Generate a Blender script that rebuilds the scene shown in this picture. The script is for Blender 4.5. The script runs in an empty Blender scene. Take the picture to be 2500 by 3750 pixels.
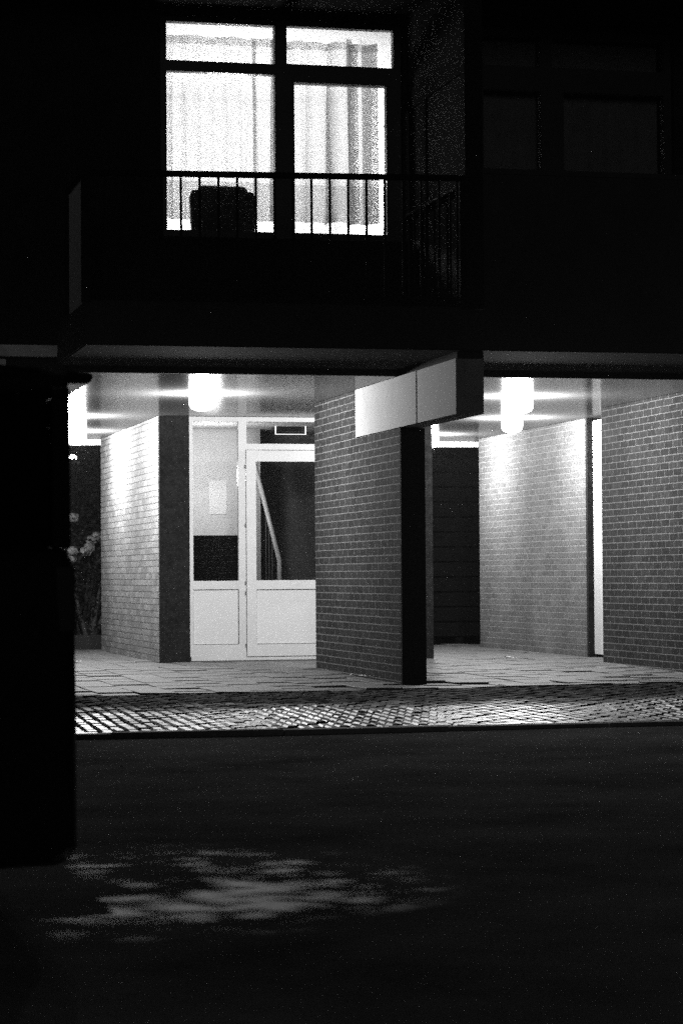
import bpy, bmesh, math, random
from mathutils import Vector, Matrix
random.seed(7)
S = bpy.context.scene
COL = S.collection

# ------------------------------------------------------------------ camera
TH, PITCH, ROLL = math.radians(13.4), math.atan(232/9000), 0.007
f = Vector((math.sin(TH)*math.cos(PITCH), math.cos(TH)*math.cos(PITCH), math.sin(PITCH)))
r0 = Vector((math.cos(TH), -math.sin(TH), 0)); u0 = r0.cross(f)
r = math.cos(ROLL)*r0 - math.sin(ROLL)*u0; u = math.sin(ROLL)*r0 + math.cos(ROLL)*u0
cd = bpy.data.cameras.new('camera'); cam = bpy.data.objects.new('camera', cd); COL.objects.link(cam)
cam.matrix_world = Matrix(((r.x, u.x, -f.x, 0), (r.y, u.y, -f.y, 0), (r.z, u.z, -f.z, 0.87), (0, 0, 0, 1)))
cd.sensor_fit = 'VERTICAL'; cd.sensor_height = 36; cd.lens = 9000/3750*36
cd.clip_start = .1; cd.clip_end = 400
cd.dof.use_dof = True; cd.dof.focus_distance = 22.5; cd.dof.aperture_fstop = 7
S.camera = cam

# ------------------------------------------------------------------ world, exposure
W = bpy.data.worlds.new("World"); S.world = W; W.use_nodes = True
bg = W.node_tree.nodes['Background']; bg.inputs[0].default_value = (1, 1, 1, 1); bg.inputs[1].default_value = .0025
S.view_settings.view_transform = 'Standard'; S.view_settings.look = 'None'
S.view_settings.exposure = 0; S.view_settings.gamma = 1
S.cycles.use_denoising = False
S.cycles.use_light_tree = False
S.cycles.sample_clamp_indirect = 1.5
S.cycles.max_bounces = 8
S.cycles.diffuse_bounces = 1
S.cycles.caustics_reflective = False
LAMP_W = 260.0       # passage lamps
ROOM_W = 360.0      # upstairs room light
STAIR_W = 30.0
STREET_W = 1300.0
sd = bpy.data.lights.new('night_glow', 'SUN'); sd.energy = .09; sd.angle = math.radians(12)
so = bpy.data.objects.new('night_glow', sd); COL.objects.link(so)
so.rotation_euler = (math.radians(85), 0, math.radians(-12))

# ------------------------------------------------------------------ materials
M = {}
def nodes(name):
    m = bpy.data.materials.new(name); m.use_nodes = True; M[name] = m
    return m, m.node_tree.nodes, m.node_tree.links, m.node_tree.nodes['Principled BSDF']
def grey(b, v): b.inputs['Base Color'].default_value = (v, v, v, 1)
def surf(name, v, rough=.6, var=.25, scale=6, bump=0, bscale=60, metal=0, spec=.5):
    m, n, l, b = nodes(name)
    tc = n.new('ShaderNodeTexCoord'); no = n.new('ShaderNodeTexNoise')
    no.inputs['Scale'].default_value = scale; no.inputs['Detail'].default_value = 8; no.inputs['Roughness'].default_value = .65
    l.new(tc.outputs['Object'], no.inputs['Vector'])
    mr = n.new('ShaderNodeMapRange'); mr.inputs['From Min'].default_value = .3; mr.inputs['From Max'].default_value = .7
    mr.inputs['To Min'].default_value = v*(1-var); mr.inputs['To Max'].default_value = v*(1+var)
    l.new(no.outputs['Fac'], mr.inputs['Value'])
    l.new(mr.outputs[0], b.inputs['Base Color'])
    b.inputs['Roughness'].default_value = rough; b.inputs['Metallic'].default_value = metal
    b.inputs['Specular IOR Level'].default_value = spec
    if bump:
        n2 = n.new('ShaderNodeTexNoise'); n2.inputs['Scale'].default_value = bscale; n2.inputs['Detail'].default_value = 6
        l.new(tc.outputs['Object'], n2.inputs['Vector'])
        bp = n.new('ShaderNodeBump'); bp.inputs['Distance'].default_value = bump; bp.inputs['Strength'].default_value = 1
        l.new(n2.outputs['Fac'], bp.inputs['Height']); l.new(bp.outputs[0], b.inputs['Normal'])
    return m
def brick(name, c1, c2, mortar, rough=.75, depth=.006, msize=.011, spec=.35):
    m, n, l, b = nodes(name)
    tc = n.new('ShaderNodeTexCoord'); ge = n.new('ShaderNodeNewGeometry')
    sp = n.new('ShaderNodeSeparateXYZ'); sn = n.new('ShaderNodeSeparateXYZ')
    l.new(tc.outputs['Object'], sp.inputs[0]); l.new(ge.outputs['True Normal'], sn.inputs[0])
    ab = n.new('ShaderNodeMath'); ab.operation = 'ABSOLUTE'; l.new(sn.outputs['X'], ab.inputs[0])
    mx = n.new('ShaderNodeMix'); mx.data_type = 'FLOAT'
    l.new(ab.outputs[0], mx.inputs[0]); l.new(sp.outputs['X'], mx.inputs[2]); l.new(sp.outputs['Y'], mx.inputs[3])
    nz = n.new('ShaderNodeTexNoise'); nz.inputs['Scale'].default_value = 5; l.new(tc.outputs['Object'], nz.inputs['Vector'])
    wob = n.new('ShaderNodeMath'); wob.operation = 'MULTIPLY_ADD'; wob.inputs[1].default_value = .006
    l.new(nz.outputs['Fac'], wob.inputs[0]); l.new(sp.outputs['Z'], wob.inputs[2])
    cb = n.new('ShaderNodeCombineXYZ'); l.new(mx.outputs[0], cb.inputs[0]); l.new(wob.outputs[0], cb.inputs[1])
    br = n.new('ShaderNodeTexBrick'); l.new(cb.outputs[0], br.inputs['Vector'])
    br.inputs['Color1'].default_value = (c1,)*3+(1,); br.inputs['Color2'].default_value = (c2,)*3+(1,)
    br.inputs['Mortar'].default_value = (mortar,)*3+(1,); br.inputs['Scale'].default_value = 1
    br.inputs['Mortar Size'].default_value = msize/2; br.inputs['Mortar Smooth'].default_value = .25
    br.inputs['Brick Width'].default_value = .215; br.inputs['Row Height'].default_value = .065
    no = n.new('ShaderNodeTexNoise'); no.inputs['Scale'].default_value = 35; no.inputs['Detail'].default_value = 8
    l.new(tc.outputs['Object'], no.inputs['Vector'])
    mu = n.new('ShaderNodeMapRange'); mu.inputs['From Min'].default_value = .3; mu.inputs['From Max'].default_value = .7
    mu.inputs['To Min'].default_value = .6; mu.inputs['To Max'].default_value = 1.35; l.new(no.outputs['Fac'], mu.inputs['Value'])
    mm = n.new('ShaderNodeMix'); mm.data_type = 'RGBA'; mm.blend_type = 'MULTIPLY'; mm.inputs[0].default_value = 1
    st_ = n.new('ShaderNodeTexNoise'); st_.inputs['Scale'].default_value = 1.7; st_.inputs['Detail'].default_value = 9; st_.inputs['Roughness'].default_value = .7
    l.new(tc.outputs['Object'], st_.inputs['Vector']); ms = n.new('ShaderNodeMapRange'); ms.inputs['From Min'].default_value = .35; ms.inputs['From Max'].default_value = .65
    ms.inputs['To Min'].default_value = .84; ms.inputs['To Max'].default_value = 1.12; l.new(st_.outputs['Fac'], ms.inputs['Value'])
    mk = n.new('ShaderNodeMath'); mk.operation = 'MULTIPLY'; l.new(mu.outputs[0], mk.inputs[0]); l.new(ms.outputs[0], mk.inputs[1]); mu = mk
    l.new(br.outputs['Color'], mm.inputs[6]); l.new(mu.outputs[0], mm.inputs[7]); l.new(mm.outputs[2], b.inputs['Base Color'])
    hh = n.new('ShaderNodeMath'); hh.operation = 'MULTIPLY_ADD'; hh.inputs[1].default_value = -1
    l.new(br.outputs['Fac'], hh.inputs[0]); nn = n.new('ShaderNodeMath'); nn.operation = 'MULTIPLY'; nn.inputs[1].default_value = .45
    l.new(no.outputs['Fac'], nn.inputs[0]); l.new(nn.outputs[0], hh.inputs[2])
    bp = n.new('ShaderNodeBump'); bp.inputs['Distance'].default_value = depth; l.new(hh.outputs[0], bp.inputs['Height'])
    l.new(bp.outputs[0], b.inputs['Normal'])
    b.inputs['Roughness'].default_value = rough; b.inputs['Specular IOR Level'].default_value = spec
    return m
def emit(name, v, s):
    m, n, l, b = nodes(name); grey(b, v); b.inputs['Emission Color'].default_value = (1, 1, 1, 1); b.inputs['Emission Strength'].default_value = s
    b.inputs['Roughness'].default_value = .4; return m
def glass(name, refl=.1, tint=.9, rough=.02):
    m, n, l, b = nodes(name); out = n['Material Output']
    t = n.new('ShaderNodeBsdfTransparent'); t.inputs[0].default_value = (tint,)*3+(1,)
    g = n.new('ShaderNodeBsdfGlossy'); g.inputs['Roughness'].default_value = rough
    mx = n.new('ShaderNodeMixShader'); fr = n.new('ShaderNodeFresnel'); fr.inputs[0].default_value = 1.5
    l.new(fr.outputs[0], mx.inputs[0]); l.new(t.outputs[0], mx.inputs[1]); l.new(g.outputs[0], mx.inputs[2]); l.new(mx.outputs[0], out.inputs[0])
    n.remove(b); return m
def sheer(name, refl=.75, clear=.25):
    m, n, l, b = nodes(name); out = n['Material Output']
    d = n.new('ShaderNodeBsdfDiffuse'); d.inputs[0].default_value = (.5,)*3+(1,)
    t = n.new('ShaderNodeBsdfTranslucent'); t.inputs[0].default_value = (refl,)*3+(1,)
    c = n.new('ShaderNodeBsdfTransparent')
    a = n.new('ShaderNodeMixShader'); a.inputs[0].default_value = .6; l.new(d.outputs[0], a.inputs[1]); l.new(t.outputs[0], a.inputs[2])
    e = n.new('ShaderNodeMixShader'); e.inputs[0].default_value = clear; l.new(a.outputs[0], e.inputs[1]); l.new(c.outputs[0], e.inputs[2])
    l.new(e.outputs[0], out.inputs[0]); n.remove(b); return m

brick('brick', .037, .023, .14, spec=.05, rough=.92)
brick('brick_rough_lit', .34, .22, .13, depth=.009, msize=.010, spec=.05, rough=.92)  # paler brick copy: lamp pools and dark joint shade put into its colour
brick('brick_side_lit', .15, .115, .24, depth=.005, spec=.05, rough=.92)  # lighter copy of brick; lamplight on these walls raised into the colour
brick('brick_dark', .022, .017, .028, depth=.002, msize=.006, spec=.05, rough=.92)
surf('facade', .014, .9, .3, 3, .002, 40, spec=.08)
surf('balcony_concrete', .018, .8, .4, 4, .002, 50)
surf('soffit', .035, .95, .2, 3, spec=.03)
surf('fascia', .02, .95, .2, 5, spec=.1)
surf('beam_core', .32, .85, .2, 8, spec=.1)
surf('ledge', .7, .7, .25, 8)
surf('ceiling_panel', .24, .16, .14, 2.2, .0004, 3)
surf('white_paint', .72, .35, .05, 9, .0004, 80)
surf('white_panel', .78, .3, .03, 12)
surf('beam_panel', .36, .85, .08, 6, spec=.08)
surf('matte_black', .004, .95, .2, 9, spec=.05)
surf('frame_black', .012, .4, .2, 9)
surf('rail_metal', .008, .8, .2, 20, spec=.1)
surf('ribbed_panel', .5, .4, .1, 20)
surf('screen_panel', .09, .9, .15, 5, spec=.03)
surf('corrugated', .12, .25, .1, 8, spec=.7)
surf('white_wall', .62, .6, .03, 3)
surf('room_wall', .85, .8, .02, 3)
surf('room_floor', .4, .6, .1, 3)
surf('dark_wood', .02, .5, .3, 9)
surf('slab', .075, .7, .28, 9, .0025, 120)
cm = surf('clinker', .03, .3, .45, 22, .0003, 90, spec=.3)
def worn(m):
    n, l, b = m.node_tree.nodes, m.node_tree.links, m.node_tree.nodes['Principled BSDF']
    tc = n.new('ShaderNodeTexCoord'); sp = n.new('ShaderNodeSeparateXYZ'); l.new(tc.outputs['Object'], sp.inputs[0])
    no = n.new('ShaderNodeTexNoise'); no.inputs['Scale'].default_value = 1.6; no.inputs['Detail'].default_value = 8; l.new(tc.outputs['Object'], no.inputs['Vector'])
    ad = n.new('ShaderNodeMath'); ad.operation = 'MULTIPLY_ADD'; ad.inputs[1].default_value = 2.2; l.new(no.outputs['Fac'], ad.inputs[0]); l.new(sp.outputs['Y'], ad.inputs[2])
    for sock, a, c in (('Roughness', .43, .9), ('Specular IOR Level', .095, .02)):
        mr = n.new('ShaderNodeMapRange'); mr.inputs['From Min'].default_value = 17.2; mr.inputs['From Max'].default_value = 18.4
        mr.inputs['To Min'].default_value = a; mr.inputs['To Max'].default_value = c; l.new(ad.outputs[0], mr.inputs['Value']); l.new(mr.outputs[0], b.inputs[sock])
worn(cm)
def per_stone(m, lo, hi):
    n, l, b = m.node_tree.nodes, m.node_tree.links, m.node_tree.nodes['Principled BSDF']
    ge = n.new('ShaderNodeNewGeometry'); mr = n.new('ShaderNodeMapRange'); mr.inputs['To Min'].default_value = lo; mr.inputs['To Max'].default_value = hi
    l.new(ge.outputs['Random Per Island'], mr.inputs['Value'])
    for sock in ('Base Color', 'Specular IOR Level'):
        if not b.inputs[sock].links: continue
        src = b.inputs[sock].links[0].from_socket; mu = n.new('ShaderNodeMath'); mu.operation = 'MULTIPLY'
        l.new(src, mu.inputs[0]); l.new(mr.outputs[0], mu.inputs[1]); l.new(mu.outputs[0], b.inputs[sock])
per_stone(cm, .25, 1.6); per_stone(M['slab'], .82, 1.15)
surf('sand', .035, .95, .4, 30, .004, 80)
surf('kerb_stone', .12, .85, .3, 14, .001, 100, spec=.1)
surf('asphalt', .19, .9, .45, 1.1, .006, 130, spec=0)
surf('soil', .03, .95, .5, 2, .02, 10)
surf('car_paint', .006, .12, .1, 5)
surf('car_trim', .01, .5, .1, 5)
surf('tyre', .01, .8, .1, 30)
surf('rim', .25, .3, .1, 5, metal=1)
surf('red_glass', .03, .1, .1, 5)
surf('leaf', .016, .9, .5, 3, spec=.1)
surf('leaf_pale', .2, .6, .3, 9)
surf('bark', .05, .9, .4, 12, .01, 30)
surf('dry_leaf', .5, .6, .3, 30)
surf('paper', .8, .7, .03, 20)
surf('steel', .4, .3, .1, 20, metal=1)
surf('metal_grey', .10, .5, .2, 10)
surf('fence_board', .006, .9, .3, 6, spec=.05)
surf('curtain_dark', .17, .9, .2, 4)
glass('glass'); glass('glass_tint', tint=.02)
sheer('sheer', .9, .16); sheer('sheer_hem', .9, .5)
emit('lamp_far', .9, 12)
def frosted(name, s_):
    m, n, l, b = nodes(name); out = n['Material Output']
    t = n.new('ShaderNodeBsdfTransparent'); e = n.new('ShaderNodeEmission'); e.inputs[1].default_value = s_
    a = n.new('ShaderNodeAddShader'); l.new(t.outputs[0], a.inputs[0]); l.new(e.outputs[0], a.inputs[1]); l.new(a.outputs[0], out.inputs[0]); n.remove(b)
    m.cycles.emission_sampling = 'NONE'
frosted('lamp_glow', 5)
M['lamp_far'].cycles.emission_sampling = 'NONE'
emit('tube', .9, 2); M['tube'].cycles.emission_sampling = 'NONE'

# ------------------------------------------------------------------ mesh helpers
class MB:
    def __init__(s): s.v, s.f, s.sm = [], [], False
    def box(s, x0, x1, y0, y1, z0, z1):
        b = len(s.v)
        s.v += [(x, y, z) for z in (z0, z1) for y in (y0, y1) for x in (x0, x1)]
        s.f += [tuple(b+i for i in q) for q in ((0, 2, 3, 1), (4, 5, 7, 6), (0, 1, 5, 4), (2, 6, 7, 3), (0, 4, 6, 2), (1, 3, 7, 5))]
        return s
    def grid(s, xs, zs, holes, y0, y1):
        "wall in the XZ plane with rectangular holes, only real faces"
        def solid(i, j):
            if i < 0 or j < 0 or i >= len(xs)-1 or j >= len(zs)-1: return False
            cx, cz = (xs[i]+xs[i+1])/2, (zs[j]+zs[j+1])/2
            return not any(h[0] < cx < h[1] and h[2] < cz < h[3] for h in holes)
        def q(*p):
            b = len(s.v); s.v += p; s.f.append((b, b+1, b+2, b+3))
        for i in range(len(xs)-1):
            for j in range(len(zs)-1):
                if not solid(i, j): continue
                a, b_, c, d = xs[i], xs[i+1], zs[j], zs[j+1]
                q((a, y0, c), (b_, y0, c), (b_, y0, d), (a, y0, d)); q((b_, y1, c), (a, y1, c), (a, y1, d), (b_, y1, d))
                if not solid(i-1, j): q((a, y1, c), (a, y0, c), (a, y0, d), (a, y1, d))
                if not solid(i+1, j): q((b_, y0, c), (b_, y1, c), (b_, y1, d), (b_, y0, d))
                if not solid(i, j-1): q((a, y1, c), (b_, y1, c), (b_, y0, c), (a, y0, c))
                if not solid(i, j+1): q((a, y0, d), (b_, y0, d), (b_, y1, d), (a, y1, d))
        return s
    def wall(s, x0, x1, z0, z1, holes, y0, y1):
        xs = sorted({x0, x1} | {h[k] for h in holes for k in (0, 1) if x0 < h[k] < x1})
        zs = sorted({z0, z1} | {h[k] for h in holes for k in (2, 3) if z0 < h[k] < z1})
        return s.grid(xs, zs, holes, y0, y1)
    def tube(s, pts, rad, n=10):
        rings = []
        for i, p in enumerate(pts):
            p = Vector(p); a = Vector(pts[max(i-1, 0)]); c = Vector(pts[min(i+1, len(pts)-1)])
            t = (c-a).normalized(); up = Vector((0, 0, 1)) if abs(t.z) < .9 else Vector((1, 0, 0))
            e1 = t.cross(up).normalized(); e2 = t.cross(e1)
            rr = rad[i] if isinstance(rad, (list, tuple)) else rad
            b = len(s.v); s.v += [tuple(p+rr*(math.cos(2*math.pi*k/n)*e1+math.sin(2*math.pi*k/n)*e2)) for k in range(n)]
            rings.append(b)
        for a, b in zip(rings, rings[1:]):
            for k in range(n): s.f.append((a+k, a+(k+1) % n, b+(k+1) % n, b+k))
        s.f.append(tuple(rings[0]+k for k in range(n))[::-1]); s.f.append(tuple(rings[-1]+k for k in range(n)))
        return s
    def lathe(s, prof, c, n=28):
        rings = []
        for rr, z in prof:
            b = len(s.v); s.v += [(c[0]+rr*math.cos(2*math.pi*k/n), c[1]+rr*math.sin(2*math.pi*k/n), c[2]+z) for k in range(n)]; rings.append(b)
        for a, b in zip(rings, rings[1:]):
            for k in range(n): s.f.append((a+k, a+(k+1) % n, b+(k+1) % n, b+k))
        s.f.append(tuple(rings[0]+k for k in range(n))[::-1]); s.f.append(tuple(rings[-1]+k for k in range(n)))
        return s
    def prism(s, poly, y0, y1, inset=0):
        "polygon in XZ extruded along Y"
        b = len(s.v); n = len(poly)
        s.v += [(x, y0, z) for x, z in poly]+[(x, y1, z) for x, z in poly]
        s.f.append(tuple(range(b, b+n))); s.f.append(tuple(range(b+2*n-1, b+n-1, -1)))
        for k in range(n): s.f.append((b+k, b+n+k, b+n+(k+1) % n, b+(k+1) % n))
        return s
    def leaf(s, c, d, nrm, L, Wd):
        d = d.normalized(); w = d.cross(nrm).normalized()*Wd/2; m_ = Vector(c)+d*L*.45
        b = len(s.v); s.v += [tuple(Vector(c)), tuple(m_+w), tuple(Vector(c)+d*L), tuple(m_-w)]; s.f.append((b, b+1, b+2, b+3))
    def build(s, name, mat, parent=None, bevel=0, smooth=False, recalc=True):
        base = parent_world(parent)
        me = bpy.data.meshes.new(name)
        me.from_pydata([(x-base.x, y-base.y, z-base.z) for x, y, z in s.v], [], s.f)
        if recalc:
            bm = bmesh.new(); bm.from_mesh(me); bmesh.ops.recalc_face_normals(bm, faces=bm.faces); bm.to_mesh(me); bm.free()
        me.materials.append(M[mat])
        if smooth: me.polygons.foreach_set('use_smooth', [True]*len(me.polygons))
        o = bpy.data.objects.new(name, me); COL.objects.link(o); o.parent = parent
        if bevel:
            md = o.modifiers.new('b', 'BEVEL'); md.width = bevel; md.segments = 2; md.limit_method = 'ANGLE'; md.angle_limit = .6
        return o
def parent_world(p):
    v = Vector((0, 0, 0))
    while p: v += Vector(p.location); p = p.parent
    return v
def thing(name, label, cat, loc, group=None):
    o = bpy.data.objects.new(name, None); COL.objects.link(o); o.location = loc; o.empty_display_size = .2
    o['label'] = label; o['category'] = cat
    if group: o['group'] = group
    return o
def tag(o, label, cat, group=None):
    o['label'] = label; o['category'] = cat
    if group: o['group'] = group
    return o
def kind(o, k): o['kind'] = k; return o
def copy_tree(o, parent=None):
    c = o.copy(); COL.objects.link(c); c.parent = parent
    for ch in list(o.children): copy_tree(ch, c)
    return c

# ------------------------------------------------------------------ ground
kind(MB().box(-90, 110, 14.0, 160, -.6, -.07).build('ground', 'soil'), 'structure')
road = MB()
nx, ny = 60, 50
for j in range(ny+1):
    for i in range(nx+1):
        x = -30+i; y = -36.4+j
        z = -.056+.004*math.sin(x*1.3+y)*math.cos(y*.9)
        if j == ny: y = 14.05
        road.v.append((x, y, z))
for j in range(ny):
    for i in range(nx):
        a = j*(nx+1)+i; road.f.append((a, a+1, a+nx+2, a+nx+1))
kind(road.build('road', 'asphalt', smooth=True), 'structure')
kb = MB()
x = -6.0
while x < 14:
    kb.box(x, x+.992, 14.05+random.uniform(-.003, .003), 14.17, -.3, -.028+random.uniform(-.004, .004)); x += 1.0
kind(kb.build('kerb', 'kerb_stone', bevel=.008), 'structure')

def paver(mb, cx, cy, sx, sy, z, ch, ang=0, tilt=.01):
    z += drop(cy)
    tx, ty = random.gauss(0, tilt), random.gauss(0, tilt); ca, sa = math.cos(ang), math.sin(ang)
    b = len(mb.v)
    for (ex, dz) in ((0, -.05), (0, -ch*.8), (ch, 0)):
        for px, py in ((-1, -1), (1, -1), (1, 1), (-1, 1)):
            lx, ly = px*(sx/2-ex)*(1+random.uniform(-.02, .02)), py*(sy/2-ex)
            mb.v.append((cx+ca*lx-sa*ly, cy+sa*lx+ca*ly, z+dz+tx*lx+ty*ly))
    for k in range(2):
        for q in range(4): mb.f.append((b+4*k+q, b+4*k+(q+1) % 4, b+4*k+4+(q+1) % 4, b+4*k+4+q))
    mb.f.append((b+8, b+9, b+10, b+11))
def drop(y): return -.03*min(1, max(0, (23-y)/3.4))
def edge_y(x): return 18.65+.085*(x-2.4)            # where slabs meet clinkers
cl = MB(); ang = math.radians(-3)
px_, py_ = .080, .235
for i in range(-48, 112):
    off = random.uniform(-.012, .012)+(py_/2 if i % 2 else 0)
    for j in range(-2, 26):
        lx, ly = i*px_, j*py_+off
        X, Y = 2+lx*math.cos(ang)-ly*math.sin(ang), 14.35+lx*math.sin(ang)+ly*math.cos(ang)
        if Y-.11 < 14.175 or Y+.09 > edge_y(X)+.06 or not -2 < X < 10.5: continue
        paver(cl, X, Y, px_-.010+random.uniform(-.004, .003), py_-.030+random.uniform(-.03, .012), -.004+random.gauss(0, .0025), .012, ang+random.gauss(0, .02), .011)
# a stretcher course along the kerb
X = -2.0
while X < 10.5:
    paver(cl, X, 14.225, .2, .088, -.002+random.gauss(0, .002), .010, random.gauss(0, .01), .02); X += .213
kind(cl.build('brick_paving', 'clinker'), 'structure')
kind(MB().box(-8, 16, 14.18, 20.0, -.25, -.055).build('paving_bed', 'sand'), 'structure')
sl = MB(); tx, ty = .302, .502
for i in range(-20, 40):
    for j in range(0, 25):
        X = i*tx; Y = 18.0+j*ty+(ty/2 if i % 2 else 0)
        Y0 = max(Y-ty/2, edge_y(X)); Y1 = min(Y+ty/2, 29.6)
        if Y1-Y0 < .06 or not -3 < X < 11.5: continue
        front = Y0 < edge_y(X)+1.0
        paver(sl, X, (Y0+Y1)/2, tx-.007, Y1-Y0-.007, random.gauss(0, .005 if front else .0018), .004, random.gauss(0, .003), .012 if front else .004)
kind(sl.build('pavement', 'slab'), 'structure')
kind(MB().box(-8, 16, 20.01, 29.7, -.25, -.045).build('slab_bed', 'sand'), 'structure')

# ------------------------------------------------------------------ the building
B = thing('apartment_building', 'brick apartment block with an open passage beneath dark balconies and one lit window', 'building', (5.2, 19.5, 0))
ZC = 2.5
# upper facade
LW = (3.17, 5.19, 3.61, 5.41); RW = (5.80, 7.56, 3.70, 5.44)
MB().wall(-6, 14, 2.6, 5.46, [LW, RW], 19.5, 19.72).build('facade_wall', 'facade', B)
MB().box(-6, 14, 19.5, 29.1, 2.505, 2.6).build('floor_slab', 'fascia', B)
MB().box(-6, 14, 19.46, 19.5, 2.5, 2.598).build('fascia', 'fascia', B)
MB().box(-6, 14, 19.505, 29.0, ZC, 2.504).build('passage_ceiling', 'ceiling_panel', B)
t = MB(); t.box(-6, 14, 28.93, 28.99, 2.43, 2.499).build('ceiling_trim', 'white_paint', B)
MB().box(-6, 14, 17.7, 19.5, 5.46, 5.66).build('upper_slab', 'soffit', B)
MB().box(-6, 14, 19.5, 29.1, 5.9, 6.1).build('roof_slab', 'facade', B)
MB().box(-6, 14, 19.5, 19.7, 5.66, 6.4).build('upper_wall', 'facade', B)
MB().box(-6, 2.345, 19.38, 19.498, 2.615, 2.705).build('ledge', 'ledge', B, bevel=.005)
MB().box(1.2, 1.90, 19.2, 19.455, 2.50, 2.575).build('beam_end', 'ledge', B, bevel=.005)
# curved bracket under the balcony corner / black drip
# balconies
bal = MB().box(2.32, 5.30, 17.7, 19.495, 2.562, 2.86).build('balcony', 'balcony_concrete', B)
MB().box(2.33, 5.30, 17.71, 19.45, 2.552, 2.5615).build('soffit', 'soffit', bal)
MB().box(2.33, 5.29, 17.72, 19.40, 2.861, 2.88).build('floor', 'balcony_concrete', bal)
MB().tube([(2.33, 17.73, 3.81), (5.19, 17.73, 3.855)], .024, 12).build('handrail', 'rail_metal', bal, smooth=True)
MB().box(2.33, 5.19, 17.72, 17.74, 2.93, 2.95).build('bottom_rail', 'rail_metal', bal)
x = 2.472
while x < 5.15:
    MB().box(x-.008, x+.008, 17.722, 17.738, 2.86, 3.80+(x-2.33)*.0157).build('bar', 'rail_metal', bal); x += .14
for x in (2.34, 5.17):
    MB().box(x-.02, x+.02, 17.71, 17.75, 2.86, 3.82 if x < 3 else 3.86).build('post', 'rail_metal', bal)
# return rail on the right side
MB().tube([(5.17, 17.74, 3.80), (5.17, 19.45, 3.80)], .014, 8).build('side_rail', 'rail_metal', bal)
for y in (18.05, 18.4, 18.75, 19.1):
    MB().box(5.162, 5.178, y-.008, y+.008, 2.86, 3.79).build('side_bar', 'rail_metal', bal)
# ribbed left side screen
rb = MB(); n = 120
for k in range(n+1):
    y = 17.75+.9*k/n; x = 2.33+.006*math.cos(k*math.pi*22/n*1.0)
    rb.v += [(x, y, 2.87), (x, y, 3.79)]
for k in range(n): rb.f.append((2*k, 2*k+2, 2*k+3, 2*k+1))
sc = rb.build('side_screen', 'ribbed_panel', bal, recalc=False)
md = sc.modifiers.new('s', 'SOLIDIFY'); md.thickness = .004
MB().box(2.30, 2.36, 17.702, 17.749, 2.861, 3.82).box(2.30, 2.36, 18.651, 18.70, 2.861, 3.80).box(2.30, 2.36, 17.75, 18.65, 3.791, 3.82).build('screen_frame', 'rail_metal', bal)
# neighbouring balcony
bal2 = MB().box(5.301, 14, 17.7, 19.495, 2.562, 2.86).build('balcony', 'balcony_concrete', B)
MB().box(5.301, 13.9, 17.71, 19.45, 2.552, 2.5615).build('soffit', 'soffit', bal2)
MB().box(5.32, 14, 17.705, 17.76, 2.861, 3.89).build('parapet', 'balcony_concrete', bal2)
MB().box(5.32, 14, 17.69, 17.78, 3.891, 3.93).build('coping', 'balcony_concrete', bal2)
# balcony partition
pa = MB().box(5.198, 5.24, 17.80, 19.495, 4.67, 4.83).build('partition', 'facade', B)
MB().box(5.19, 5.33, 17.70, 17.79, 2.865, 5.459).build('post', 'facade', pa)
MB().box(5.198, 5.24, 19.40, 19.49, 2.865, 4.669).build('post', 'frame_black', pa)
MB().box(5.21, 5.225, 17.791, 19.399, 4.831, 5.459).build('panel', 'screen_panel', pa)
MB().box(5.21, 5.225, 17.791, 18.84, 3.86, 4.669).build('panel', 'screen_panel', pa)
MB().box(5.198, 5.24, 18.841, 18.90, 2.865, 4.669).build('mullion', 'facade', pa)
MB().box(5.21, 5.225, 18.901, 19.399, 2.865, 4.669).build('panel', 'facade', pa)
MB().box(5.198, 5.24, 17.791, 18.84, 3.80, 3.859).build('rail', 'facade', pa)
MB().box(5.21, 5.225, 17.791, 18.84, 2.865, 3.799).build('panel', 'screen_panel', pa)
MB().box(5.26, 5.33, 17.70, 17.79, 2.861, 2.865).build('foot', 'steel', pa)

# lit window
holes = [(3.232, 4.127, 5.050, 5.365), (3.232, 4.127, 3.672, 4.962), (4.227, 5.128, 5.057, 5.37), (4.288, 5.064, 3.672, 4.902)]
lw = MB().wall(LW[0]+.002, LW[1]-.002, LW[2]+.002, LW[3]-.002, holes, 19.56, 19.64).build('window', 'frame_black', B)
lw['label'] = 'lit window with sheer curtains'
for h in holes: MB().box(h[0]+.001, h[1]-.001, 19.598, 19.602, h[2]+.001, h[3]-.001).build('pane', 'glass', lw)
MB().box(4.262, 5.09, 19.535, 19.559, 4.903, 4.93).build('casement_rim', 'frame_black', lw)
# dark window next door
hr = [(5.86, 6.40, 5.12, 5.38), (6.50, 7.49, 5.12, 5.38), (5.90, 6.40, 3.76, 4.92), (6.60, 7.49, 3.76, 4.92)]
rw = MB().wall(RW[0]+.002, RW[1]-.002, RW[2]+.002, RW[3]-.002, hr, 19.56, 19.64).build('window', 'frame_black', B)
rw['label'] = 'unlit window with closed curtains'
for h in hr: MB().box(h[0]+.001, h[1]-.001, 19.598, 19.602, h[2]+.001, h[3]-.001).build('pane', 'glass', rw)
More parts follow.
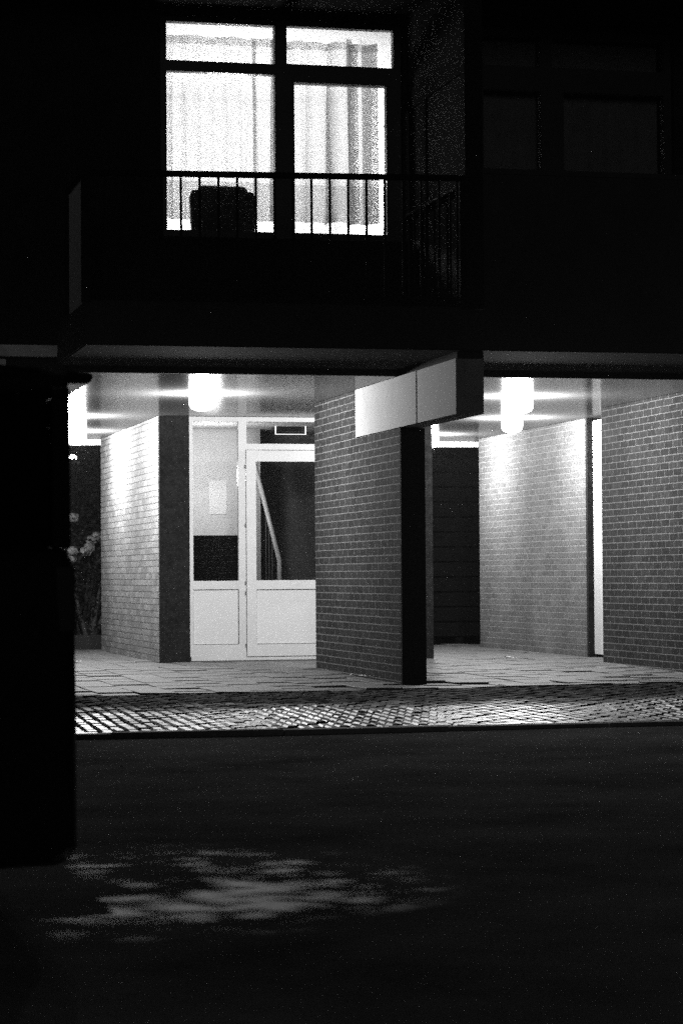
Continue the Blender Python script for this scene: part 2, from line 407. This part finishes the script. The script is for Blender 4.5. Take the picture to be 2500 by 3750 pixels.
# upstairs rooms
rm = MB()
rm.box(2.2, 2.3, 19.73, 23.6, 2.7, 5.5); rm.box(5.55, 5.65, 19.73, 23.6, 2.7, 5.5); rm.box(2.3, 5.55, 23.5, 23.6, 2.7, 5.5)
rm.box(2.2, 5.65, 19.73, 23.6, 5.5, 5.6)
rm.box(2.3, 3.16, 19.722, 19.74, 2.7, 5.5); rm.box(5.2, 5.55, 19.722, 19.74, 2.7, 5.5); rm.box(3.16, 5.2, 19.722, 19.74, 2.7, 3.60)
rm.build('room_wall', 'room_wall', B)
MB().box(2.3, 5.55, 19.74, 23.5, 2.65, 2.7).build('room_floor', 'room_floor', B)
MB().box(3.12, 5.24, 19.66, 19.80, 3.615, 3.652).build('window_sill', 'white_paint', B)
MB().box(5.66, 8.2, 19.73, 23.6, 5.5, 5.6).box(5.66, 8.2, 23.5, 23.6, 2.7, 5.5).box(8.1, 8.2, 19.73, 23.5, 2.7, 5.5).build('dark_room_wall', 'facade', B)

def curtain(name, x0, x1, y, z0, z1, fn, mat, parent=None, nz=10, step=.003, scallop=0):
    mb = MB(); ts = []; x = 0; L = x1-x0; n = int(L/step)
    for i in range(n+1):
        t_ = i/n; dx, dy = fn(t_*L)
        for k in range(nz+1):
            q = k/nz; zt = z1-scallop*abs(math.sin((t_*L)*9+1.0))**2*(1 if q > .99 else 0)
            flare = .55+1.3*(1-q)
            mb.v.append((x0+t_*L+dx*flare, y+dy*flare, z0+(zt-z0)*q))
    for i in range(n):
        for k in range(nz):
            a = i*(nz+1)+k; mb.f.append((a, a+nz+1, a+nz+2, a+1))
    return mb.build(name, mat, parent, smooth=True, recalc=False)
def folds(seed, amp, over):
    rnd = random.Random(seed); w = [(rnd.uniform(16, 60), rnd.uniform(0, 6.28), rnd.uniform(.3, 1)) for _ in range(5)]
    def fn(s):
        d = sum(a*math.sin(k*s+p) for k, p, a in w); e = sum(a*math.cos(k*s+p) for k, p, a in w)
        return over*e, amp*d
    return fn
c1 = curtain('curtain', 3.24, 4.20, 19.86, 3.80, 5.335, folds(3, .012, .006), 'sheer', scallop=.03)
tag(c1, 'white sheer curtain hanging in the left half of the lit window', 'curtain', 'sheer curtains of the lit window')
h1 = curtain('hem', 3.24, 4.20, 19.852, 3.80, 4.12, folds(3, .012, .006), 'sheer_hem', c1)
h2 = curtain('heading', 3.27, 4.20, 19.852, 5.25, 5.325, folds(3, .012, .006), 'sheer_hem', c1, scallop=.02)
c2 = curtain('curtain', 4.17, 5.07, 19.88, 3.80, 5.33, folds(11, .018, .011), 'sheer', scallop=.03)
tag(c2, 'white sheer curtain with deeper folds in the right half of the lit window', 'curtain', 'sheer curtains of the lit window')
curtain('hem', 4.17, 5.07, 19.872, 3.80, 4.12, folds(11, .018, .011), 'sheer_hem', c2)
curtain('heading', 4.17, 5.07, 19.872, 5.24, 5.32, folds(11, .018, .011), 'sheer_hem', c2, scallop=.02)
c3 = curtain('curtain', 4.80, 4.875, 19.93, 3.80, 5.37, folds(5, .012, .012), 'sheer')
tag(c3, 'narrow gathered drape left of the bright slit near the right edge of the lit window', 'curtain', 'sheer curtains of the lit window')
curtain('lining', 4.805, 4.872, 19.945, 3.80, 5.36, folds(8, .01, .012), 'sheer', c3)
c3b = curtain('curtain', 4.915, 5.03, 19.93, 3.80, 5.37, folds(15, .012, .014), 'sheer')
tag(c3b, 'narrow gathered drape right of the bright slit near the right edge of the lit window', 'curtain', 'sheer curtains of the lit window')
c4 = curtain('curtain', 4.00, 4.035, 19.90, 3.84, 5.33, folds(21, .004, .006), 'sheer')
tag(c4, 'thin dark fold of cloth left of the mullion in the lit window', 'curtain', 'sheer curtains of the lit window')
c5 = curtain('curtain', 5.84, 7.52, 19.80, 3.6, 5.45, folds(31, .004, .002), 'curtain_dark')
tag(c5, 'dim closed curtain behind the unlit window on the right', 'curtain')
# armchair silhouette
ac = thing('armchair', 'dark high backed armchair standing behind the curtain of the lit window', 'armchair', (3.72, 20.2, 2.7))
MB().prism([(3.54, 3.45), (3.52, 4.04), (3.54, 4.075), (3.92, 4.075), (3.94, 4.04), (3.92, 3.45)], 19.755, 19.825).build('backrest', 'dark_wood', ac, bevel=.03)
MB().prism([(3.49, 3.2), (3.455, 3.98), (3.475, 4.03), (3.519, 4.035), (3.56, 4.03), (3.56, 3.2)], 19.76, 19.82).build('wing', 'dark_wood', ac, bevel=.008)
MB().prism([(3.90, 3.2), (3.90, 4.03), (3.98, 4.025), (4.005, 3.97), (3.97, 3.2)], 19.76, 19.82).build('wing', 'dark_wood', ac, bevel=.008)
MB().box(3.46, 3.96, 19.99, 20.6, 3.0, 3.2).build('seat', 'dark_wood', ac, bevel=.03)
for x in (3.48, 3.92):
    for y in (20.02, 20.56): MB().box(x, x+.03, y, y+.03, 2.7, 3.0).build('leg', 'dark_wood', ac)
MB().box(3.46, 3.53, 20.10, 20.6, 3.2, 3.42).build('armrest', 'dark_wood', ac, bevel=.02)
MB().box(3.90, 3.96, 20.26, 20.6, 3.2, 3.42).build('armrest', 'dark_wood', ac, bevel=.02)
ld = bpy.data.lights.new('room_light', 'POINT'); ld.energy = ROOM_W; ld.shadow_soft_size = .22
lo = bpy.data.objects.new('room_light', ld); lo.location = (4.2, 21.9, 4.55); COL.objects.link(lo)

# ------------------------------------------------------------------ passage walls
def lw_wall(x, y0, y1, xe, mat='brick', notch=None):
    mb = MB()
    if notch:
        mb.box(x, xe, y0, notch, 0-.05, 2.076); mb.box(x, xe, notch, y1, -.05, 2.498)
    else: mb.box(x, xe, y0, y1, -.05, 2.498)
    return mb.build('brick_wall', mat, B)
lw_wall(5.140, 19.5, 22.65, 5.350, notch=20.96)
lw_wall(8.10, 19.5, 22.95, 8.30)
lw_wall(3.97, 24.655, 28.92, 4.17, 'brick_rough_lit')
lw_wall(8.455, 24.455, 28.35, 8.65, 'brick_side_lit')
MB().box(6.601, 6.845, 24.66, 28.92, -.05, 2.498).build('brick_wall', 'brick_side_lit', B)
MB().box(3.972, 4.279, 24.60, 24.654, -.05, 2.498).build('dark_end_face', 'brick_dark', B)
MB().box(6.603, 6.832, 24.60, 24.654, -.05, 2.498).build('dark_end_face', 'brick_dark', B)  # dark sheet dims the pier front by colour, leaving a lit edge bare
MB().box(8.457, 8.515, 24.40, 24.454, -.05, 2.498).build('dark_end_face', 'brick_dark', B)
MB().box(5.142, 5.348, 19.478, 19.499, -.05, 2.076).build('dark_end_face', 'facade', B)  # near-black sheet: shade of the street-facing wall end put into colour
MB().box(8.102, 8.298, 19.478, 19.499, -.05, 2.498).build('dark_end_face', 'facade', B)  # same near-black sheet, painting the unlit end of the right wall
bm_ = MB().box(5.138, 5.345, 17.78, 20.95, 2.082, 2.497).build('beam', 'beam_core', B)
MB().box(5.128, 5.137, 18.882, 18.920, 2.082, 2.496).build('joint', 'matte_black', bm_)
MB().box(5.124, 5.137, 17.77, 18.880, 2.080, 2.498).build('panel', 'beam_panel', bm_)
MB().box(5.124, 5.137, 18.922, 20.96, 2.080, 2.498).build('panel', 'beam_panel', bm_)
MB().box(5.138, 5.345, 17.78, 19.45, 2.498, 2.551).build('packer', 'soffit', bm_)

# ------------------------------------------------------------------ doors
def doorset(dx, side=True, label=None):
    Y0, Y1 = 24.665, 24.72
    x0 = 4.281+dx; xm = (4.80+dx) if side else x0
    hs = []
    if side: hs += [(4.327+dx, 4.796+dx, .823, 2.45), (4.325+dx, 4.797+dx, .173, .736)]
    xl = 4.872+dx if side else 4.325+dx; xr = xl+.93
    hs += [(xl, xr, .045, 2.162), (xl+.012, xr, 2.224, 2.45)]
    fr = MB().wall(x0, xr+.06, .0, 2.497, hs, Y0, Y1).build('door', 'white_paint', B)
    if label: fr['label'] = label
    if side:
        MB().box(4.328+dx, 4.795+dx, 24.69, 24.696, .824, 2.449).build('pane', 'glass', fr)
        MB().box(4.330+dx, 4.792+dx, 24.682, 24.70, .178, .731).build('panel', 'white_panel', fr)
        MB().box(4.290+dx, 4.300+dx, 24.655, 24.664, .0, .055).build('stain', 'sand', fr)
    MB().box(xl+.013, xr-.001, 24.69, 24.696, 2.225, 2.449).build('pane', 'glass', fr)
    lf = MB().wall(xl+.005, xr-.005, .05, 2.156, [(xl+.105, xr-.10, .825, 2.042), (xl+.105, xr-.10, .172, .733)], Y0-.012, Y1-.014).build('leaf', 'white_paint', fr)
    MB().box(xl+.106, xr-.101, 24.682, 24.688, .826, 2.041).build('leaf_pane', 'glass', fr)
    MB().box(xl+.109, xr-.104, 24.672, 24.69, .178, .728).build('leaf_panel', 'white_panel', fr)
    for z in (1.99, 1.39, .80, .70, .16):
        MB().tube([(xl-.004, 24.655, z-.018), (xl-.004, 24.655, z+.018)], .0075, 8).build('hinge', 'metal_grey', fr)
    hd = MB().tube([(xr-.05, 24.64, 1.02), (xr-.05, 24.60, 1.02), (xr-.16, 24.60, 1.02)], .01, 8).build('handle', 'steel', fr)
    MB().box(x0, xr+.06, 24.62, 24.74, .0005, .012).build('threshold', 'kerb_stone', fr)
    return fr
doorset(0, True, 'white glazed entrance door with a side light')
MB().box(5.865, 6.60, 24.66, 24.80, -.05, 2.498).build('brick_wall', 'brick_side_lit', B)
d2 = MB().box(8.66, 9.62, 24.46, 24.54, 2.20, 2.497).box(8.66, 8.71, 24.46, 24.54, 0, 2.2).box(9.57, 9.62, 24.46, 24.54, 0, 2.2).build('door', 'white_paint', B)
d2['label'] = 'white door standing open toward the street'
MB().box(8.517, 8.557, 23.60, 24.398, .03, 2.47).build('leaf', 'white_paint', d2, bevel=.003)
MB().box(8.505, 8.516, 24.05, 24.10, 2.22, 2.42).build('closer_bracket', 'white_panel', d2, bevel=.002)
MB().box(8.506, 8.516, 24.02, 24.06, .10, .32).build('floor_bolt', 'metal_grey', d2, bevel=.002)
for z in (2.3, 1.3, .25): MB().tube([(8.530, 24.405, z-.03), (8.530, 24.405, z+.03)], .009, 8).build('hinge', 'metal_grey', d2)
MB().box(8.651, 9.0, 24.9, 28.3, -.05, 2.498).build('core_wall', 'white_wall', B)
# stairwell interior
MB().box(4.171, 5.39, 26.55, 26.65, -.05, 2.498).build('stair_wall', 'white_wall', B)
MB().box(4.171, 4.19, 24.74, 26.54, -.05, 2.498).box(6.58, 6.60, 24.81, 28.9, -.05, 2.498).box(5.391, 5.41, 26.55, 27.4, -.05, 2.498).build('stair_wall', 'white_wall', B)
rbp = MB(); n = 172*6
for k in range(n+1):
    z = 2.49*k/n; y = 27.0+.0035*math.cos(k*math.pi*2/6)
    rbp.v += [(5.411, y, z), (6.579, y, z)]
for k in range(n): rbp.f.append((2*k, 2*k+1, 2*k+3, 2*k+2))
rbp.build('ribbed_wall', 'corrugated', B, recalc=False, smooth=True)
st = thing('staircase', 'stair with a white sloping handrail and thin posts behind the door glass', 'staircase', (5.5, 26.2, 0))
MB().tube([(5.30, 26.35, 2.12), (5.575, 26.35, 1.04), (5.577, 26.35, 0.1)], .025, 10).build('handrail', 'white_paint', st, smooth=True)
for x, zt in ((5.43, 1.55), (5.465, 1.42), (5.50, 1.28)):
    MB().tube([(x, 26.36, .1), (x, 26.36, zt)], .006, 8).build('post', 'metal_grey', st)
stp = MB()
for k in range(5): stp.box(5.42-.22*k-.2, 5.60-.22*k, 26.36, 26.53, 0, .17*(k+1))
stp.build('steps', 'metal_grey', st)
mbx = thing('mailbox_cabinet', 'black cabinet with a flat top behind the side light glass', 'cabinet', (4.9, 25.6, 0))
MB().box(4.30, 5.12, 25.45, 25.62, .0, 1.30).build('case', 'matte_black', mbx, bevel=.004)
for k in range(4): MB().box(4.34+k*.19, 4.50+k*.19, 25.443, 25.449, .9, 1.25).build('flap', 'matte_black', mbx)
po = MB().box(4.83, 5.03, 26.540, 26.544, 1.55, 1.92).build('notice', 'paper')
tag(po, 'pale paper notice taped to the white stairwell wall', 'notice')
ul = thing('ceiling_light', 'square light with a glowing rim seen through the window above the door', 'lamp', (5.6, 26.0, 2.495))
MB().box(5.468, 5.474, 26.0, 26.02, 2.40, 2.497).box(5.80, 5.806, 26.0, 26.02, 2.40, 2.497).box(5.474, 5.80, 26.0, 26.012, 2.40, 2.405).build('rim', 'tube', ul)
MB().box(5.474, 5.80, 26.05, 26.24, 2.45, 2.497).build('tray', 'frame_black', ul)
ld = bpy.data.lights.new('stair_light', 'POINT'); ld.energy = STAIR_W; ld.shadow_soft_size = .1
lo = bpy.data.objects.new('stair_light', ld); lo.location = (4.70, 25.68, 1.95); COL.objects.link(lo)
MB().box(4.191, 6.579, 24.81, 28.9, 2.490, 2.4975).build('stair_ceiling', 'white_wall', B)

# ------------------------------------------------------------------ passage lamps
def lamp(x, y, label, src=None):
    pd_ = bpy.data.lights.new('lamp_light', 'POINT'); pd_.energy = LAMP_W; pd_.shadow_soft_size = .07
    pl_ = bpy.data.objects.new('lamp_light', pd_); COL.objects.link(pl_); pl_.location = (x, y, ZC-.09)
    if src:
        o = copy_tree(src); o.location = (x, y, ZC); o['label'] = label; return o
    t_ = thing('ceiling_lamp', label, 'lamp', (x, y, ZC), 'round lamps on the passage ceiling')
    MB().lathe([(.09, -.001), (.095, -.004), (.09, -.008), (.05, -.009)], (x, y, ZC)).build('base', 'white_paint', t_, smooth=True)
    MB().lathe([(.100, -.010), (.110, -.03), (.112, -.07), (.108, -.11), (.09, -.14), (.05, -.155), (.01, -.16)], (x, y, ZC)).build('globe', 'lamp_glow', t_, smooth=True)
    return t_
L1 = lamp(3.86, 21.54, 'glowing round ceiling lamp in front of the white entrance door')
lamp(6.81, 21.47, 'glowing round ceiling lamp right of the white beam, nearer of the pair', L1)
lamp(7.66, 24.47, 'glowing round ceiling lamp by the right hand inner brick wall, farther of the pair', L1)
lamp(3.13, 24.75, 'glowing round ceiling lamp at the left, half hidden by the black car', L1)
lamp(3.48, 27.3, 'ceiling lamp far back in the left passage, behind the car', L1)
lamp(7.60, 27.5, 'ceiling lamp far back in the right passage, behind the brick pier', L1)

# ------------------------------------------------------------------ parked car
cx, cy0, cy1, zr = .866, 6.80, 8.48, -.056
car = thing('parked_car', 'black hatchback parked at the left edge with only its tail in view', 'car', (cx-2, 7.6, zr))
def P(pts): return [(cx+a, -.10+b if b > .3 else -.10+b) for a, b in pts]
def arch(c, rr, n=10): return [(c+rr*math.cos(math.pi*k/n), .26+rr*math.sin(math.pi*k/n)) for k in range(n+1)]
low = [(-.014, 1.05), (-.004, .85), (0, .60), (0, .22), (-.012, .19), (-.06, .172), (-.30, .165)] + arch(-.72, .34) + [(-1.15, .20), (-2.75, .20)] + arch(-3.15, .34) + \
      [(-3.6, .22), (-3.9, .25), (-3.98, .4), (-3.96, .62), (-3.85, .78), (-3.0, .98), (-2.9, 1.05)]
b_ = MB().prism(P(low), cy0, cy1).build('body', 'car_paint', car, bevel=.03)
rf = P([(-.01, 1.545), (-.02, 1.49), (-.3, 1.475), (-2.0, 1.47), (-2.15, 1.45), (-2.1, 1.50), (-1.6, 1.56), (-.8, 1.58), (-.3, 1.57)])
MB().prism(rf, cy0+.03, cy1-.03).build('roof', 'car_paint', car, bevel=.015)
MB().prism(P([(.053, 1.545), (.058, 1.53), (.045, 1.512), (-.05, 1.512), (-.14, 1.535), (-.14, 1.56)]), cy0+.06, cy1-.06).build('spoiler', 'car_paint', car, bevel=.008)
for ya, yb in ((cy0+.02, cy0+.06), (cy1-.06, cy1-.02)):
    MB().prism(P([(-.014, 1.05), (-.016, 1.50), (-.066, 1.50), (-.064, 1.05)]), ya, yb).build('rear_pillar', 'car_paint', car, bevel=.006)
    MB().prism(P([(-1.0, 1.05), (-1.0, 1.48), (-1.06, 1.48), (-1.08, 1.05)]), ya, yb).build('pillar', 'car_trim', car)
    MB().prism(P([(-2.85, 1.05), (-2.1, 1.48), (-2.16, 1.48), (-2.93, 1.05)]), ya, yb).build('front_pillar', 'car_paint', car)
    MB().prism(P([(-.075, 1.05), (-.078, 1.48), (-.99, 1.48), (-.99, 1.05)]), ya+.012, ya+.02).build('side_window', 'glass_tint', car)
    MB().prism(P([(-1.09, 1.05), (-1.07, 1.48), (-2.08, 1.48), (-2.82, 1.05)]), ya+.012, ya+.02).build('side_window', 'glass_tint', car)
MB().prism(P([(-.02, 1.06), (-.022, 1.49), (-.028, 1.49), (-.026, 1.06)]), cy0+.07, cy1-.07).build('rear_window', 'glass', car)
MB().prism(P([(-2.9, 1.06), (-2.13, 1.48), (-2.14, 1.48), (-2.92, 1.06)]), cy0+.07, cy1-.07).build('windscreen', 'glass_tint', car)
for y0 in (cy0-.004, cy1-.05):
    MB().prism(P([(-.003, .82), (-.006, 1.0), (-.06, 1.0), (-.05, .82)]), y0, y0+.054).build('tail_light', 'red_glass', car, bevel=.006)
    MB().prism(P([(-3.95, .62), (-3.86, .76), (-3.6, .80), (-3.7, .64)]), y0, y0+.054).build('headlight', 'steel', car)
for c in (-.72, -3.15):
    for y in (cy0+.02, cy1-.20):
        w_ = MB(); rr = .30; X = cx+c
        for (ra, yy) in (): pass
        w_.tube([(X, y, zr+rr), (X, y+.18, zr+rr)], rr, 32); wo = w_.build('wheel', 'tyre', car, bevel=.02)
        MB().tube([(X, y-.006, zr+rr), (X, y+.01, zr+rr)], .2, 24).build('rim', 'rim', wo)
MB().box(cx-.9, cx-.75, cy0-.025, cy0-.005, zr+.93, zr+.96).build('door_handle', 'car_paint', car, bevel=.004)
MB().box(cx-3.0, cx-.3, cy0+.1, cy1-.1, zr+.1, zr+.22).build('underbody', 'car_trim', car)

# ------------------------------------------------------------------ behind the passage
def shrub(name, label, c, rad, n, mat, cat, L=.07, pale=None, zmin=0):
    t_ = thing(name, label, cat, (c[0], c[1], 0))
    mb = MB(); pb = MB(); rnd = random.Random(int(c[0]*100)); clumps = []
    for _ in range(26):
        d = Vector((rnd.gauss(0, 1), rnd.gauss(0, 1), rnd.gauss(0, 1))).normalized()*rnd.uniform(.3, 1)
        clumps.append(Vector(c)+Vector((d.x*rad[0], d.y*rad[1], d.z*rad[2])))
    for k in range(n):
        q = rnd.choice(clumps)+Vector((rnd.gauss(0, .3)*rad[0], rnd.gauss(0, .3)*rad[1], rnd.gauss(0, .25)*rad[2]))
        if q.z < zmin+.05: continue
        d = Vector((rnd.gauss(0, 1), rnd.gauss(0, 1), rnd.gauss(0, .7)-.3)); nn = Vector((rnd.gauss(0, 1), rnd.gauss(0, 1), rnd.gauss(0, 1)))
        mb.leaf(q, d, nn, L*rnd.uniform(.6, 1.2), L*.5)
    mb.build('foliage', mat, t_, recalc=False)
    st_ = MB()
    for k in range(5):
        a = k*1.26; st_.tube([(c[0]+.03*math.cos(a), c[1]+.03*math.sin(a), 0), (c[0]+rad[0]*.3*math.cos(a), c[1]+rad[1]*.3*math.sin(a), c[2]*.6), (c[0]+rad[0]*.6*math.cos(a), c[1]+rad[1]*.6*math.sin(a), c[2]*1.05)], [.03, .02, .008], 6)
    st_.build('stem', 'bark', t_)
    if pale:
        for (fx, fy, fz) in pale:
            fb = MB()
            for k in range(60):
                d = Vector((rnd.gauss(0, 1), rnd.gauss(0, 1), rnd.gauss(0, 1))).normalized()
                fb.leaf(Vector((fx, fy, fz))+d*.055, d.cross(Vector((0, 0, 1))), d, .05, .045)
            fb.build('flower_head', 'leaf_pale', t_, recalc=False)
    return t_
shrub('flowering_shrub', 'shrub with pale flower heads beyond the left passage', (4.15, 31.3, .95), (.75, .6, .75), 2600, 'leaf', 'shrub',
      pale=[(4.10, 30.75, 1.33), (4.17, 30.75, 1.38), (4.07, 30.72, 1.24), (3.86, 30.7, 1.20), (3.84, 30.72, 1.10), (3.88, 30.8, 1.62), (4.02, 30.7, 1.19)])
shrub('shrub', 'dark shrub behind the flowering shrub, beyond the left passage', (4.4, 34.0, 1.5), (1.3, .8, 1.4), 3000, 'leaf', 'shrub', L=.1)
gw = MB(); gw.box(1.5, 6.9, 30.0, 30.16, -.06, .16)
tag(gw.build('garden_wall', 'fascia', bevel=.01), 'low grey kerb wall beyond the left passage', 'wall')
gf = thing('garden_fence', 'dark horizontal board fence beyond the right passage', 'fence', (9, 31.6, 0))
for k in range(13): MB().box(7.0, 13.5, 31.60, 31.63, .05+k*.2, .23+k*.2).build('board', 'fence_board', gf, bevel=.004)
for x in (7.3, 9.1, 10.9, 12.7): MB().box(x, x+.09, 31.635, 31.72, -.06, 2.7).build('post', 'fence_board', gf)
hb = MB(); rnd = random.Random(5)
for k in range(9000):
    q = Vector((rnd.uniform(-4, 22), rnd.uniform(36.5, 38), rnd.uniform(-.05, 5)))
    hb.leaf(q, Vector((rnd.gauss(0, 1), rnd.gauss(0, 1), rnd.gauss(0, 1))), Vector((rnd.gauss(0, 1), rnd.gauss(0, 1), rnd.gauss(0, 1))), .28, .2)
kind(tag(hb.build('hedge', 'leaf', recalc=False), 'tall dark hedge far behind the passage', 'hedge'), 'stuff')
kind(MB().box(-6, 24, 38.1, 38.4, -.06, 6).build('far_wall', 'facade'), 'structure')
def far_lamp(x, y, z, label):
    t_ = thing('street_lamp', label, 'street lamp', (x, y, 0), 'far lamps beyond the passage')
    MB().tube([(x, y, -.06), (x, y, z)], [.05, .03], 8).build('pole', 'rail_metal', t_)
    MB().lathe([(.02, 0), (.055, .015), (.055, .05), (.02, .08)], (x, y, z-.02)).build('lamp_head', 'lamp_far', t_)
far_lamp(4.25, 33.8, 2.50, 'small bright garden lamp high in the gap beyond the left passage')

# fallen leaves
for k in range(22):
    if k < 8: x, y = random.uniform(6.9, 8.2), random.uniform(24.0, 28.5)
    elif k < 13: x, y = 5.12-random.uniform(.02, .12), random.uniform(19.6, 22)
    elif k < 16: x, y = random.uniform(2.9, 3.9), random.uniform(24, 28)
    else: x, y = random.uniform(1.5, 4.5), random.uniform(11.5, 13.4)
    zb = .006 if k < 16 else -.050
    mb = MB(); a = random.uniform(0, 6.28); n = 9
    sz = random.uniform(.025, .045) if k < 16 else random.uniform(.010, .018)
    mb.v.append((x, y, zb+.002))
    for q in range(n):
        rr = sz*(1 if q % 2 else .62); mb.v.append((x+rr*math.cos(a+q*2*math.pi/n), y+rr*math.sin(a+q*2*math.pi/n), zb+.004+random.uniform(0, .012)))
    for q in range(n): mb.f.append((0, 1+q, 1+(q+1) % n))
    lf = mb.build('fallen_leaf', 'dry_leaf', recalc=False)
    lab = ('pale dry leaf lying on the slabs of the right passage' if k < 8 else 'tiny pale leaf at the foot of the central brick wall' if k < 13
           else 'pale dry leaf on the slabs of the left passage' if k < 16 else 'small pale leaf lying on the dark road')
    tag(lf, lab, 'leaf', lab.replace('pale dry leaf', 'leaves').replace('tiny pale leaf', 'leaves').replace('small pale leaf', 'leaves'))

# ------------------------------------------------------------------ street lamp and tree that dapple the near road
sl_ = thing('street_lamp', 'street lamp above the near road, behind a leafy branch', 'street lamp', (4.2, 6.2, -.1))
MB().tube([(4.2, 6.2, -.1), (4.2, 6.2, 6.7), (3.6, 6.4, 7.0), (1.1, 7.15, 7.09)], [.07, .05, .04, .035], 10).build('pole', 'metal_grey', sl_)
MB().lathe([(.03, .06), (.14, .02), (.18, -.03), (.17, -.04), (.06, .0)], (.95, 7.15, 7.03)).build('shade', 'metal_grey', sl_)
pd = bpy.data.lights.new('street_light', 'SPOT'); pd.energy = STREET_W; pd.shadow_soft_size = .05
pd.spot_size = math.radians(21); pd.spot_blend = .4
po_ = bpy.data.objects.new('street_light', pd); COL.objects.link(po_); po_.location = (.80, 7.4, 6.95)
po_.rotation_euler = (0, 0, 0)
tr = thing('tree', 'leafy tree whose branch hangs over the near road', 'tree', (4.9, 5.2, -.1))
MB().tube([(4.9, 5.2, -.15), (4.8, 5.3, 1.8), (4.3, 5.7, 3.2), (3.0, 6.6, 3.9), (2.3, 6.9, 4.1), (1.9, 7.0, 4.2)], [.2, .17, .11, .06, .035, .01], 10).build('trunk', 'bark', tr)
tl = MB(); rnd = random.Random(12); cl_ = [Vector((rnd.uniform(-.2, 3.6), rnd.uniform(5.6, 8.8), rnd.uniform(3.1, 3.9))) for _ in range(260)]
cl_ += [Vector((rnd.uniform(-.2, .66), rnd.uniform(6.2, 7.3), rnd.uniform(3.1, 3.9))) for _ in range(120)]  # extra unseen clumps, added to keep lamp light off the ground at left
for k in range(30000):
    q = rnd.choice(cl_)+Vector((rnd.gauss(0, .10), rnd.gauss(0, .10), rnd.gauss(0, .06)))
    if q.z < .98+q.y*.25: continue
    tl.leaf(q, Vector((rnd.gauss(0, 1), rnd.gauss(0, 1), rnd.gauss(0, .4))), Vector((rnd.gauss(0, .4), rnd.gauss(0, .4), 1)), .075, .045)
tl.build('crown', 'leaf', tr, recalc=False)

# ------------------------------------------------------------------ thin haze volume added for a glow around the lamps
m, n, l, b = nodes('haze'); n.remove(b); v = n.new('ShaderNodeVolumePrincipled'); v.inputs['Color'].default_value = (.9, .9, .9, 1)
v.inputs['Density'].default_value = .0003; v.inputs['Anisotropy'].default_value = .5
l.new(v.outputs[0], n['Material Output'].inputs['Volume'])
kind(MB().box(-35, 50, -40, 170, -1.5, 9).build('haze', 'haze'), 'stuff')
